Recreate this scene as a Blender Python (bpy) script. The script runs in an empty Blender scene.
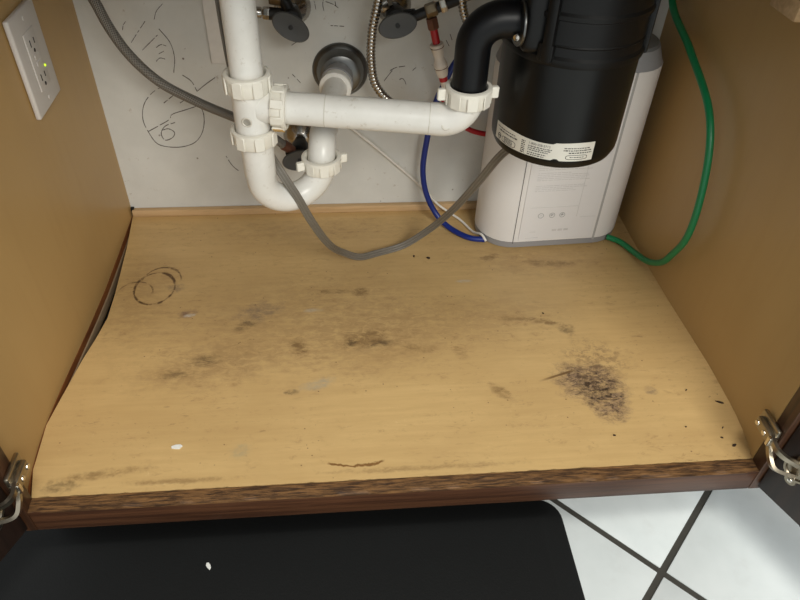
import bpy, bmesh, math, random
from mathutils import Vector, Matrix, Euler

random.seed(7)
scene = bpy.context.scene
COL = scene.collection
W, D = 0.86, 0.5577          # inside width and depth of the cabinet (metres)
FLOOR_Z = -0.14              # kitchen floor; the cabinet bottom panel is z = 0

# ------------------------------------------------------------------ camera
cam_d = bpy.data.cameras.new('camera'); cam = bpy.data.objects.new('camera', cam_d); COL.objects.link(cam)
cam.location = (0.3607, -0.4540, 0.7020)
cam.rotation_euler = (0.8321, -0.0310, -0.0832)
cam_d.sensor_width = 36.0; cam_d.lens = 30.677; cam_d.clip_start = 0.01
scene.camera = cam

# ------------------------------------------------------------------ world, lights, exposure
world = bpy.data.worlds.new('world'); scene.world = world; world.use_nodes = True
bg = world.node_tree.nodes['Background']
bg.inputs[0].default_value = (0.95, 0.99, 1.0, 1); bg.inputs[1].default_value = 0.74

def area_light(name, loc, target, sx, sy, power, col):
    l = bpy.data.lights.new(name, 'AREA'); l.shape = 'RECTANGLE'; l.size = sx; l.size_y = sy
    l.energy = power; l.color = col
    o = bpy.data.objects.new(name, l); COL.objects.link(o); o.location = loc
    o.rotation_euler = (Vector(target) - Vector(loc)).to_track_quat('-Z', 'Y').to_euler()
    return o
area_light('unseen_lamp', (1.20, -2.15, 1.90), (0.45, 0.00, 0.2), 1.10, 0.80, 50, (1.0, 0.97, 0.89))
area_light('unseen_lamp', (0.62, -0.72, 2.25), (0.55, -0.60, 0), 0.60, 0.40, 19, (1.0, 0.97, 0.89))  # second lamp, added to brighten the front of the bottom panel

vs = scene.view_settings
vs.view_transform = 'Standard'; vs.look = 'None'; vs.exposure = 0.0; vs.gamma = 1.0
vs.use_curve_mapping = False

# ------------------------------------------------------------------ node helpers
class NT:
    def __init__(s, name, rough=0.5, metal=0.0, spec=0.5, coat=0.0):
        s.m = bpy.data.materials.new(name); s.m.use_nodes = True
        s.t = s.m.node_tree; s.n = s.t.nodes; s.b = s.n['Principled BSDF']
        s.set(Roughness=rough, Metallic=metal); s.b.inputs['Specular IOR Level'].default_value = spec
        s.b.inputs['Coat Weight'].default_value = coat
        s.tc = s.n.new('ShaderNodeTexCoord')
        s.P = s.tc.outputs['Object']; s.UV = s.tc.outputs['UV']
    def set(s, **k):
        for a, v in k.items(): s.put(v, s.b.inputs[a.replace('_', ' ')])
    def put(s, v, sock):
        if isinstance(v, bpy.types.NodeSocket): s.t.links.new(v, sock)
        elif isinstance(v, (tuple, list)): sock.default_value = tuple(v) + ((1,) if len(v) == 3 and sock.type == 'RGBA' else ())
        else: sock.default_value = v
    def math(s, op, a, b=0.0, c=None, clamp=False):
        n = s.n.new('ShaderNodeMath'); n.operation = op; n.use_clamp = clamp
        s.put(a, n.inputs[0]); s.put(b, n.inputs[1])
        if c is not None: s.put(c, n.inputs[2])
        return n.outputs[0]
    def map(s, vec, loc=(0,0,0), rot=(0,0,0), scale=(1,1,1)):
        n = s.n.new('ShaderNodeMapping'); s.put(vec, n.inputs[0])
        n.inputs[1].default_value = loc; n.inputs[2].default_value = rot; n.inputs[3].default_value = scale
        return n.outputs[0]
    def noise(s, scale, detail=4, rough=0.55, vec=None, dist=0.0):
        n = s.n.new('ShaderNodeTexNoise'); s.put(vec or s.P, n.inputs['Vector'])
        n.inputs['Scale'].default_value = scale; n.inputs['Detail'].default_value = detail
        n.inputs['Roughness'].default_value = rough; n.inputs['Distortion'].default_value = dist
        return n.outputs['Fac']
    def voro(s, scale, vec=None):
        n = s.n.new('ShaderNodeTexVoronoi'); s.put(vec or s.P, n.inputs['Vector']); n.inputs['Scale'].default_value = scale
        return n.outputs['Distance']
    def ramp(s, v, a, b, lo=0.0, hi=1.0):
        n = s.n.new('ShaderNodeMapRange'); n.interpolation_type = 'SMOOTHSTEP'
        s.put(v, n.inputs[0]); n.inputs[1].default_value = a; n.inputs[2].default_value = b
        n.inputs[3].default_value = lo; n.inputs[4].default_value = hi
        return n.outputs[0]
    def mix(s, f, a, b):
        n = s.n.new('ShaderNodeMix'); n.data_type = 'RGBA'
        s.put(f, n.inputs[0]); s.put(a, n.inputs[6]); s.put(b, n.inputs[7])
        return n.outputs[2]
    def bump(s, h, strength=0.3, dist=0.001):
        n = s.n.new('ShaderNodeBump'); n.inputs['Strength'].default_value = strength
        n.inputs['Distance'].default_value = dist; s.put(h, n.inputs['Height'])
        s.put(n.outputs[0], s.b.inputs['Normal'])
    def sep(s, v):
        n = s.n.new('ShaderNodeSeparateXYZ'); s.put(v, n.inputs[0]); return n.outputs

def lin(r, g, b):
    f = lambda c: (c/255/12.92) if c/255 <= 0.04045 else ((c/255+0.055)/1.055)**2.4
    return (f(r), f(g), f(b))

def simple(name, rgb, rough=0.5, metal=0.0, spec=0.5, var=0.06, scale=60, bump=0.0, coat=0.0):
    k = NT(name, rough, metal, spec, coat); c = lin(*rgb)
    n = k.noise(scale)
    dark = tuple(x*(1-2*var) for x in c); light = tuple(min(1, x*(1+2*var)) for x in c)
    k.set(Base_Color=k.mix(n, dark, light))
    if bump: k.bump(n, bump, 0.0006)
    return k.m

M = {}
# --- stained plywood-look bottom panel: grain, worn patches, ring stains, mould patch
def make_panel_mat():
    k = NT('stained_bottom_panel', 0.42, 0, 0.4)
    P = k.P
    xyz = k.sep(P); X, Y = xyz[0], xyz[1]
    wob = k.noise(38, 5, 0.65); wob2 = k.noise(11, 4, 0.6); fine = k.noise(190, 4, 0.7)
    grain = k.noise(1.0, 6, 0.7, k.map(P, scale=(7, 95, 1)), 0.3)
    brk = k.noise(1.0, 6, 0.75, k.map(P, (1.3, .4, 0), scale=(55, 120, 1)), 0.6)
    fleck = k.noise(1.0, 6, 0.8, k.map(P, (4.3, 2.4, 0), scale=(90, 170, 1)), 0.4)
    broad = k.noise(5.5, 4, 0.55, k.map(P, (3, 1, 0), scale=(1, 1.7, 1)))
    col = k.mix(k.ramp(grain, 0.25, 0.75), lin(197, 164, 111), lin(209, 177, 122))
    col = k.mix(k.ramp(broad, 0.38, 0.66, 0, 0.45), col, lin(184, 151, 101))
    def blob(cx, cy, rx, ry, rot=0.0, rag=1.0, soft=0.55):
        v = k.sep(k.map(k.map(P, (-cx, -cy, 0)), rot=(0, 0, -rot)))
        a = k.math('MULTIPLY', v[0], 1/rx); b = k.math('MULTIPLY', v[1], 1/ry)
        d = k.math('SQRT', k.math('ADD', k.math('MULTIPLY', a, a), k.math('MULTIPLY', b, b)))
        d = k.math('ADD', d, k.math('MULTIPLY', k.math('SUBTRACT', wob, 0.5), 2.2*rag))
        d = k.math('ADD', d, k.math('MULTIPLY', k.math('SUBTRACT', fine, 0.5), 1.2*rag))
        return k.math('MULTIPLY', k.ramp(d, 1-soft, 1+soft*0.6, 1, 0), k.ramp(brk, .34, .60, .22, 1))
    def ring(cx, cy, r, w, ry=1.0, a0=None):
        v = k.sep(k.map(P, (-cx, -cy, 0)))
        b = k.math('MULTIPLY', v[1], 1/ry)
        d = k.math('SQRT', k.math('ADD', k.math('MULTIPLY', v[0], v[0]), k.math('MULTIPLY', b, b)))
        d = k.math('ABSOLUTE', k.math('SUBTRACT', d, r))
        d = k.math('ADD', d, k.math('MULTIPLY', k.math('SUBTRACT', wob, 0.5), w*4.2))
        return k.math('MULTIPLY', k.ramp(d, w*0.2, w*1.4, 1, 0), k.ramp(k.noise(70, 4, .7), .34, .54))
    def layer(col, mask, c, amt):
        return k.mix(k.math('MULTIPLY', mask, amt, clamp=True), col, c)
    brown = lin(104, 76, 44); grey = lin(132, 112, 92); dk = lin(60, 46, 34); pale = lin(196, 182, 158)
    # broad dirty zones
    for (cx, cy, rx, ry, rot, a) in ((0.30, 0.27, 0.20, 0.10, 0.1, .38), (0.17, 0.19, 0.10, 0.035, 0.2, .50), (0.42, 0.24, 0.12, 0.07, 0.2, .36),
                                     (0.30, 0.50, 0.20, 0.035, 0, .30), (0.60, 0.27, 0.12, 0.05, 0, .24), (0.05, 0.33, 0.05, 0.11, 0, .34), (0.66, 0.40, 0.12, 0.05, 0, .28)):
        col = layer(col, blob(cx, cy, rx, ry, rot, 0.55, 0.9), lin(138, 108, 74), a)
    # smudges
    for (cx, cy, rx, ry, rot, c, a) in (
        (0.235, 0.297, .030, .018, .3, grey, .75), (0.215, 0.268, .016, .008, .4, dk, .6), (0.386, 0.334, .014, .010, 0, brown, .7),
        (0.345, 0.337, .035, .006, 0, brown, .5), (0.294, 0.221, .012, .015, .6, brown, .75), (0.390, 0.234, .030, .016, .3, brown, .65),
        (0.412, 0.222, .020, .006, .2, dk, .7), (0.370, 0.226, .010, .006, .5, dk, .65), (0.288, 0.139, .009, .004, 0, dk, .7), (0.565, 0.126, .007, .020, .7, brown, .6),
        (0.168, 0.202, .022, .010, .2, dk, .5), (0.135, 0.178, .020, .007, 0, dk, .45), (0.313, 0.296, .012, .004, 0, pale, .7), (0.322, 0.151, .022, .008, .3, lin(168,160,140), .6),
        (0.229, 0.048, .012, .012, 0, lin(160, 150, 120), .6), (0.131, 0.298, .012, .008, .3, lin(112, 84, 78), .8), (0.134, 0.294, .008, .003, .2, lin(214, 205, 190), .9),
        (0.550, 0.352, .012, .003, 0, pale, .8), (0.668, 0.252, .024, .006, -.3, brown, .65), (0.685, 0.236, .012, .008, -.5, dk, .6), (0.771, 0.115, .008, .007, 0, grey, .7),
        (0.105, 0.357, .012, .010, .3, grey, .6), (0.62, 0.262, .03, .005, -.1, brown, .5), (0.46, 0.21, .018, .008, -.4, brown, .5), (0.52, 0.2, .008, .018, .6, brown, .35),
        (0.067, 0.026, .05, .006, .1, brown, .6), (0.028, 0.012, .02, .008, 0, dk, .55), (0.45, 0.012, .10, .004, 0, brown, .45), (0.16, 0.012, .06, .004, 0, brown, .5), (0.60, 0.41, .02, .006, .2, brown, .6), (0.70, 0.39, .04, .008, -.1, brown, .55)):
        col = layer(col, blob(cx, cy, rx, ry, rot, 0.9, 0.7), c, a)
    # overall mottling: dull film, small scuffs and pale flecks
    col = layer(col, k.math('MULTIPLY', k.ramp(brk, .52, .70), k.ramp(wob2, .42, .60)), lin(150, 116, 74), .45)
    col = layer(col, k.math('MULTIPLY', k.ramp(fleck, .60, .70), k.ramp(k.noise(8, 4, .6, k.map(P, (5, 2, 0))), .46, .60)), lin(118, 86, 52), .6)
    col = layer(col, k.math('MULTIPLY', k.ramp(fleck, .40, .32), k.ramp(k.noise(9, 4, .6, k.map(P, (1, 6, 0))), .50, .62)), lin(226, 200, 150), .6)
    # ring stains
    col = layer(col, ring(0.0725, 0.358, 0.0300, 0.0019, 1.22), lin(84, 56, 34), .95)
    col = layer(col, k.math('MULTIPLY', ring(0.080, 0.371, 0.0300, 0.0016, 1.22), k.ramp(Y, 0.372, 0.385)), lin(84, 56, 34), .85)
    col = layer(col, k.math('MULTIPLY', ring(0.045, 0.348, 0.026, 0.0014, 1.0), k.ramp(Y, 0.343, 0.352)), lin(92, 66, 42), .7)
    # cracked, lifted blister near the front edge
    v = k.sep(k.map(P, (-0.369, -0.0195, 0)))
    arc = k.math('SUBTRACT', v[1], k.math('MULTIPLY', k.math('MULTIPLY', v[0], v[0]), 6.0))
    arc = k.math('ABSOLUTE', k.math('ADD', arc, k.math('MULTIPLY', k.math('SUBTRACT', wob, 0.46), 0.022)))
    col = layer(col, k.math('MULTIPLY', k.ramp(arc, 0.0008, 0.0024, 1, 0), k.ramp(k.math('ABSOLUTE', v[0]), 0.030, 0.036, 1, 0)), lin(118, 80, 38), .9)
    # mould patch
    mp = k.math('MAXIMUM', blob(0.693, 0.132, 0.046, 0.036, -0.35, 0.5, 0.45), blob(0.706, 0.104, 0.030, 0.034, 0.1, 0.5, 0.45))
    sp = k.ramp(k.noise(1.0, 7, 0.82, k.map(P, (2, 5, 0), scale=(110, 170, 1)), .5), 0.42, 0.58)
    col = layer(col, mp, lin(142, 118, 98), .85)
    col = layer(col, k.math('MULTIPLY', mp, sp), lin(62, 46, 36), .92)
    col = layer(col, k.math('MULTIPLY', blob(0.697, 0.122, 0.028, 0.024, -0.3, 0.6, 0.6), k.ramp(fine, .40, .58)), lin(46, 36, 28), .8)
    mp2 = blob(0.712, 0.172, 0.046, 0.040, 0, 0.8, 0.8)
    col = layer(col, k.math('MULTIPLY', mp2, k.ramp(k.noise(95, 6, 0.8), 0.45, 0.58)), lin(112, 88, 66), .85)
    line = k.math('ABSOLUTE', k.math('SUBTRACT', k.math('SUBTRACT', Y, 0.1465), k.math('MULTIPLY', k.math('SUBTRACT', X, 0.645), 0.32)))
    col = layer(col, k.math('MULTIPLY', k.ramp(line, 0.0008, 0.0028, 1, 0), k.math('MULTIPLY', k.ramp(X, 0.618, 0.645), k.ramp(X, 0.668, 0.68, 1, 0))), brown, .85)
    # specks and fine wear
    col = layer(col, k.math('MULTIPLY', k.ramp(k.voro(78), 0.05, 0.10, 1, 0), k.ramp(k.noise(17), 0.52, 0.58)), lin(90, 64, 38), .75)
    col = layer(col, k.math('MULTIPLY', k.ramp(k.noise(120, 5, .7, k.map(P, (9, 4, 0), scale=(.5, 1.6, 1))), 0.63, 0.70), k.ramp(wob2, 0.5, 0.6)), lin(222, 192, 138), .55)
    col = layer(col, k.math('MULTIPLY', k.ramp(k.noise(60, 5, .75, k.map(P, (2, 7, 0), scale=(.5, 2.2, 1))), 0.60, 0.68), k.ramp(broad, 0.45, 0.6)), brown, .45)
    k.set(Base_Color=col, Roughness=k.ramp(wob2, 0.3, 0.7, 0.34, 0.52))
    k.bump(grain, 0.05, 0.0005)
    return k.m
M['panel'] = make_panel_mat()

def laminate():
    k = NT('tan_laminate', 0.36, 0, 0.35)
    a = k.noise(3.0, 3, .5); b = k.noise(1.0, 5, .6, k.map(k.P, scale=(60, 60, 5)))
    c = k.mix(k.ramp(a, .3, .7), lin(176, 143, 92), lin(184, 151, 99))
    c = k.mix(k.ramp(b, .45, .8, 0, .22), c, lin(168, 134, 84))
    k.set(Base_Color=c); k.bump(b, 0.04, 0.0004); return k.m
M['lam'] = laminate()

def wallpaint():
    k = NT('off_white_wall_board', 0.6, 0, 0.3)
    a = k.noise(9, 5, .6); b = k.noise(70, 4, .7); z = k.sep(k.P)[2]
    c = k.mix(k.ramp(a, .35, .7), lin(206, 206, 201), lin(216, 216, 211))
    c = k.mix(k.math('MULTIPLY', k.ramp(b, .60, .72), k.ramp(a, .5, .62)), c, lin(172, 160, 145))
    c = k.mix(k.math('MULTIPLY', k.ramp(k.voro(52), .07, .11, 1, 0), k.ramp(k.noise(21), .54, .6)), c, lin(120, 108, 96))
    k.set(Base_Color=c); k.bump(b, .06, .0005); return k.m
M['wall'] = wallpaint()

def wood(name, dark, light, sc=(4, 120, 120), rough=.4, bump=.2, lo=.35, hi=.65):
    k = NT(name, rough, 0, .4)
    g = k.noise(1.0, 6, .7, k.map(k.P, scale=sc), .4)
    k.set(Base_Color=k.mix(k.ramp(g, lo, hi), lin(*dark), lin(*light))); k.bump(g, bump, .001); return k.m
M['frame'] = wood('dark_stained_wood', (58, 34, 21), (86, 55, 35))
M['frame_v'] = wood('dark_stained_wood_upright', (52, 32, 20), (82, 52, 32), (120, 120, 4))
M['door'] = wood('dark_brown_door_wood', (30, 20, 15), (46, 31, 23), (90, 90, 4), .45)
M['raw'] = wood('worn_raw_rail_wood', (56, 36, 20), (132, 95, 56), (30, 330, 330), .6, .8, .36, .68)
M['cleat'] = wood('pale_wood_strip', (184, 152, 110), (206, 174, 132), (5, 80, 80), .5)
M['redwood'] = wood('reddish_brown_ledge', (92, 50, 22), (134, 80, 38), (80, 5, 80), .6)
M['greyledge'] = simple('dusty_grey_edge', (150, 128, 100), .7)
M['black_gap'] = simple('gap_shade_black', (18, 14, 10), .9)  # black that stands in for the shade inside open gaps
M['kick'] = simple('dark_toe_kick', (34, 24, 18), .7)
M['tile'] = None
def tile():
    k = NT('pale_grey_white_tile', .28, 0, .5)
    oi = k.n.new('ShaderNodeObjectInfo')
    a = k.noise(6, 5, .6); b = k.noise(30, 5, .6)
    c = k.mix(k.ramp(a, .35, .65), lin(212, 219, 219), lin(224, 230, 230))
    c = k.mix(k.ramp(b, .5, .75, 0, .4), c, lin(204, 208, 207))
    c = k.mix(k.math('MULTIPLY', oi.outputs['Random'], .25), c, lin(210, 214, 213))
    k.set(Base_Color=c); k.bump(b, .05, .001); return k.m
M['tile'] = tile()
M['grout'] = simple('dark_grey_grout', (62, 60, 54), .9, bump=.4, scale=200, var=.15)
def matmat():
    k = NT('black_rubber_mat', .70, 0, .22)
    v = k.voro(420); n = k.noise(5, 4)
    k.set(Base_Color=k.mix(n, lin(18, 19, 19), lin(25, 26, 26))); k.bump(v, .25, .0006); return k.m
M['mat'] = matmat()
def pvc():
    k = NT('white_pvc', .30, 0, .5)
    a = k.noise(16, 4, .6); b = k.noise(90, 4, .7)
    c = k.mix(k.ramp(a, .35, .7), lin(226, 224, 217), lin(236, 234, 228))
    c = k.mix(k.math('MULTIPLY', k.ramp(b, .60, .72), .45), c, lin(184, 174, 156))
    k.set(Base_Color=c); return k.m
M['pvc'] = pvc()
M['pvc_nut'] = simple('cream_white_nut_plastic', (236, 232, 220), .34, var=.03)
M['pvc_mark'] = simple('embossed_mark', (205, 200, 188), .4)
M['grime'] = simple('rusty_grime', (186, 150, 92), .8)
M['black'] = simple('satin_black_plastic', (15, 15, 14), .32, 0, .30, var=.03)
M['black2'] = simple('black_rubber_pipe', (8, 9, 12), .40, 0, .30, var=.02)
M['blackh'] = simple('black_housing', (11, 11, 11), .42, 0, .30, var=.02)
M['sticker'] = simple('silver_white_sticker', (222, 218, 206), .3, 0.15, var=.03)
M['ink'] = simple('black_print', (38, 36, 34), .6)
M['faint'] = simple('faint_grey_print', (205, 203, 202), .5)
M['faint2'] = simple('grey_print', (164, 164, 163), .5)
M['appl'] = simple('white_appliance_plastic', (228, 226, 224), .30, var=.01)
M['appl_grey'] = simple('grey_appliance_plastic', (150, 150, 152), .4, var=.02)
M['appl_top'] = simple('dark_grey_appliance_top', (112, 112, 112), .45, var=.02)
M['appl_panel'] = simple('pale_grey_label', (224, 223, 223), .32, var=.01)
M['seam'] = simple('dark_seam', (96, 94, 92), .7)
M['groove'] = simple('grey_groove', (172, 171, 170), .5)
M['chrome'] = simple('dull_chrome', (176, 172, 166), .22, 1.0, var=.08, scale=40)
M['dchrome'] = simple('tarnished_chrome_flange', (116, 117, 116), .34, 1.0, var=.14, scale=24)
M['brass'] = simple('aged_brass', (140, 126, 104), .38, 1.0, var=.12)
M['bronze'] = simple('brown_nut', (104, 66, 50), .5, .2)
M['rubber'] = simple('dark_grey_handle', (74, 74, 73), .5, var=.03)
M['blackmetal'] = simple('blackened_metal', (34, 33, 32), .45, .3)
M['steel'] = simple('hinge_steel', (168, 158, 140), .32, 1.0, var=.15, scale=80)
M['screw'] = simple('bright_screw', (226, 220, 208), .2, 1.0)
M['blue'] = simple('blue_tubing', (20, 44, 126), .32)
M['red'] = simple('red_tubing', (176, 22, 34), .35)
M['green'] = simple('green_tubing', (16, 124, 74), .34)
M['wire'] = simple('white_wire', (232, 228, 220), .45)
M['cable'] = simple('grey_flat_cord', (112, 106, 96), .38, var=.05)
M['cable_stripe'] = simple('pale_cord_ridge', (150, 144, 134), .4)
M['outlet'] = simple('white_outlet_plastic', (206, 200, 194), .32, var=.01)
M['slot'] = simple('outlet_slot', (36, 32, 28), .7)
M['pencil'] = simple('pencil_line', (92, 84, 78), .8)
M['strip'] = simple('white_board', (228, 226, 222), .5)
M['flake'] = simple('white_paint_flake', (232, 232, 226), .6)
M['crumb'] = simple('dark_crumb', (52, 34, 20), .8)
M['fitting'] = simple('white_push_fitting', (222, 212, 200), .4)
M['counter'] = simple('stone_counter', (150, 142, 132), .3, var=.1, scale=90)
M['sink'] = simple('stainless_sink', (170, 170, 170), .3, 1.0)
def led():
    k = NT('yellow_green_indicator'); k.set(Base_Color=lin(190, 220, 40)); k.b.inputs['Emission Color'].default_value = (*lin(190, 225, 30), 1)
    k.b.inputs['Emission Strength'].default_value = 1.2; return k.m
M['led'] = led()
def braid(name, a, b, fu, fv, metal=.8):
    k = NT(name, .35, metal, .5)
    u, v = k.sep(k.UV)[:2]
    s1 = k.math('SINE', k.math('ADD', k.math('MULTIPLY', u, fu), k.math('MULTIPLY', v, fv)))
    s2 = k.math('SINE', k.math('SUBTRACT', k.math('MULTIPLY', u, fu), k.math('MULTIPLY', v, fv)))
    h = k.math('MAXIMUM', s1, s2)
    k.set(Base_Color=k.mix(k.ramp(h, -.3, .9), lin(*a), lin(*b))); k.bump(h, .6, .0008); return k.m
M['braid'] = braid('braided_steel', (52, 49, 45), (150, 146, 139), 12, 2200, .35)

# ------------------------------------------------------------------ mesh builder
def frame_to(z):
    z = Vector(z).normalized(); return z.to_track_quat('Z', 'Y').to_matrix().to_4x4()
def T(*a): return Matrix.Translation(Vector(a if len(a) > 1 else a[0]))

def catmull(pts, n=10):
    P = [Vector(p) for p in pts]; P = [2*P[0]-P[1]] + P + [2*P[-1]-P[-2]]; out = []
    for i in range(1, len(P)-2):
        p0, p1, p2, p3 = P[i-1:i+3]
        t1 = (p1-p0).length**.5 or 1e-6; t2 = (p2-p1).length**.5 or 1e-6; t3 = (p3-p2).length**.5 or 1e-6
        m1 = (p1-p0)/t1 - (p2-p0)/(t1+t2) + (p2-p1)/t2; m2 = (p2-p1)/t2 - (p3-p1)/(t2+t3) + (p3-p2)/t3
        m1 *= t2; m2 *= t2
        for j in range(n):
            t = j/n; out.append((2*t**3-3*t*t+1)*p1 + (t**3-2*t*t+t)*m1 + (-2*t**3+3*t*t)*p2 + (t**3-t*t)*m2)
    out.append(P[-2]); return out

def resample(pts, step):
    out = [pts[0]]; acc = 0.0
    for a, b in zip(pts, pts[1:]):
        L = (b-a).length; d = step-acc
        while d <= L:
            out.append(a.lerp(b, d/L)); d += step
        acc = L-(d-step)
    return out

class MB:
    def __init__(s): s.v = []; s.f = []; s.uv = {}
    def add(s, vs, fs, Mx=None):
        o = len(s.v); s.v += [(Mx @ Vector(p)) if Mx else Vector(p) for p in vs]
        s.f += [tuple(i+o for i in f) for f in fs]; return s
    def box(s, c, size, Mx=None, bevel=0.0, seg=2):
        bm = bmesh.new(); bmesh.ops.create_cube(bm, size=1)
        for v in bm.verts: v.co = Vector((v.co.x*size[0], v.co.y*size[1], v.co.z*size[2]))
        if bevel: bmesh.ops.bevel(bm, geom=list(bm.edges), offset=bevel, segments=seg, affect='EDGES', profile=.5)
        bm.verts.index_update()
        s.add([v.co + Vector(c) for v in bm.verts], [[v.index for v in f.verts] for f in bm.faces], Mx); bm.free(); return s
    def lathe(s, prof, Mx=None, seg=32, sx=1.0, sy=1.0):
        vs = []; fs = []; n = len(prof)
        for r, z in prof:
            for i in range(seg):
                a = 2*math.pi*i/seg; vs.append((r*sx*math.cos(a), r*sy*math.sin(a), z))
        for j in range(n-1):
            for i in range(seg):
                k = (i+1) % seg; fs.append((j*seg+i, j*seg+k, (j+1)*seg+k, (j+1)*seg+i))
        if prof[0][0] > 1e-6 and prof[0] != prof[-1]: fs.append(tuple(range(seg))[::-1])
        if prof[-1][0] > 1e-6 and prof[0] != prof[-1]: fs.append(tuple((n-1)*seg+i for i in range(seg)))
        return s.add(vs, fs, Mx)
    def cyl(s, a, b, r, seg=24, bev=0.0):
        a, b = Vector(a), Vector(b); L = (b-a).length
        pr = [(r, 0), (r, L)] if not bev else [(r-bev, 0), (r, bev), (r, L-bev), (r-bev, L)]
        return s.lathe(pr, T(a) @ frame_to(b-a), seg)
    def tube(s, pts, r, seg=12, up=None, prof=None, face=None):
        pts = [Vector(p) for p in pts]; n = len(pts)
        tang = [((pts[min(i+1, n-1)]-pts[max(i-1, 0)]).normalized()) for i in range(n)]
        nrm = Vector(up) if up else tang[0].orthogonal()
        o = len(s.v); L = 0.0; rings = []
        for i, p in enumerate(pts):
            t = tang[i]
            if face: nrm = Vector(face)
            nrm = (nrm - t*nrm.dot(t)).normalized(); bi = t.cross(nrm)
            if i: L += (pts[i]-pts[i-1]).length
            rr = r(i, L) if callable(r) else r
            if prof: ring = [p + nrm*a*rr + bi*b*rr for a, b in prof]
            else: ring = [p + (nrm*math.cos(2*math.pi*k/seg) + bi*math.sin(2*math.pi*k/seg))*rr for k in range(seg)]
            s.v += ring; rings.append(L)
        m = len(prof) if prof else seg
        for i in range(n-1):
            for k in range(m):
                k2 = (k+1) % m
                s.uv[len(s.f)] = [(k/m*2*math.pi, rings[i]), ((k+1)/m*2*math.pi, rings[i]), ((k+1)/m*2*math.pi, rings[i+1]), (k/m*2*math.pi, rings[i+1])]
                s.f.append((o+i*m+k, o+i*m+k2, o+(i+1)*m+k2, o+(i+1)*m+k))
        s.f.append(tuple(o+k for k in range(m))[::-1]); s.f.append(tuple(o+(n-1)*m+k for k in range(m)))
        return s
    def extrude(s, poly, z0, z1, Mx=None):
        n = len(poly)
        vs = [(x, y, z0) for x, y in poly] + [(x, y, z1) for x, y in poly]
        fs = [tuple(range(n))[::-1], tuple(range(n, 2*n))] + [(i, (i+1) % n, n+(i+1) % n, n+i) for i in range(n)]
        return s.add(vs, fs, Mx)
    def build(s, name, mat, parent=None, angle=35, origin=None):
        me = bpy.data.meshes.new(name)
        base = Vector((0, 0, 0))
        if parent is not None:
            q = parent
            while q is not None: base = base + q.location; q = q.parent
        loc = Vector(origin) - base if origin is not None else Vector((0, 0, 0))
        off = base + loc
        me.from_pydata([tuple(p-off) for p in s.v], [], s.f); me.update()
        if s.uv:
            ul = me.uv_layers.new(name='UVMap')
            for pi, uvs in s.uv.items():
                if pi < len(me.polygons):
                    for li, c in zip(me.polygons[pi].loop_indices, uvs): ul.data[li].uv = c
        bm = bmesh.new(); bm.from_mesh(me); bmesh.ops.recalc_face_normals(bm, faces=bm.faces); bm.to_mesh(me); bm.free()
        me.polygons.foreach_set('use_smooth', [True]*len(me.polygons)); me.set_sharp_from_angle(angle=math.radians(angle))
        me.materials.append(M[mat])
        o = bpy.data.objects.new(name, me); COL.objects.link(o); o.location = loc
        if parent is not None: o.parent = parent
        return o

def thing(name, label, cat, loc, group=None):
    o = bpy.data.objects.new(name, None); COL.objects.link(o); o.location = loc; o.empty_display_size = .05
    o['label'] = label; o['category'] = cat
    if group: o['group'] = group
    return o
def tag(o, label, cat, group=None):
    o['label'] = label; o['category'] = cat
    if group: o['group'] = group
    return o
def structure(o, label):
    o['kind'] = 'structure'; o['label'] = label; return o

def text_mesh(txt, size):
    c = bpy.data.curves.new('t', 'FONT'); c.body = txt; c.size = size; c.align_x = 'LEFT'
    o = bpy.data.objects.new('t', c); COL.objects.link(o)
    dg = bpy.context.evaluated_depsgraph_get(); me = bpy.data.meshes.new_from_object(o.evaluated_get(dg))
    vs = [v.co.copy() for v in me.vertices]; fs = [tuple(p.vertices) for p in me.polygons]
    bpy.data.objects.remove(o); bpy.data.curves.remove(c); bpy.data.meshes.remove(me)
    return vs, fs

# ================================================================== SETTING
# kitchen floor: grout bed with diagonal tiles
fl = MB().box((0.45, -0.55, FLOOR_Z-0.012), (3.4, 2.6, 0.02)).build('floor', 'grout')
structure(fl, 'pale tiled kitchen floor with dark grout laid diagonally')
TS, GR = 0.33, 0.0085
proto = None
ang = math.radians(-44.7); cx0, cy0 = 0.7588, -0.0712
for i in range(-6, 7):
    for j in range(-6, 7):
        u = (i+.5)*TS; v = (j+.5)*TS
        x = cx0 + u*math.cos(ang) - v*math.sin(ang); y = cy0 + u*math.sin(ang) + v*math.cos(ang)
        if not (-0.9 < x < 1.8 and -1.5 < y < 0.35): continue
        if proto is None:
            proto = MB().box((0, 0, 0), (TS-GR, TS-GR, 0.006), bevel=0.0012).build('tile', 'tile')
            t = proto
        else:
            t = proto.copy(); COL.objects.link(t)
        t.parent = fl; t.location = (x, y, FLOOR_Z-0.0031); t.rotation_euler = (0, 0, ang)
# back wall board
wb = MB().box((0.43, D+0.012, 0.35), (1.3, 0.024, 0.98)).build('wall_back', 'wall')
structure(wb, 'off white wall board with pencil scribbles behind the pipes')

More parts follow.
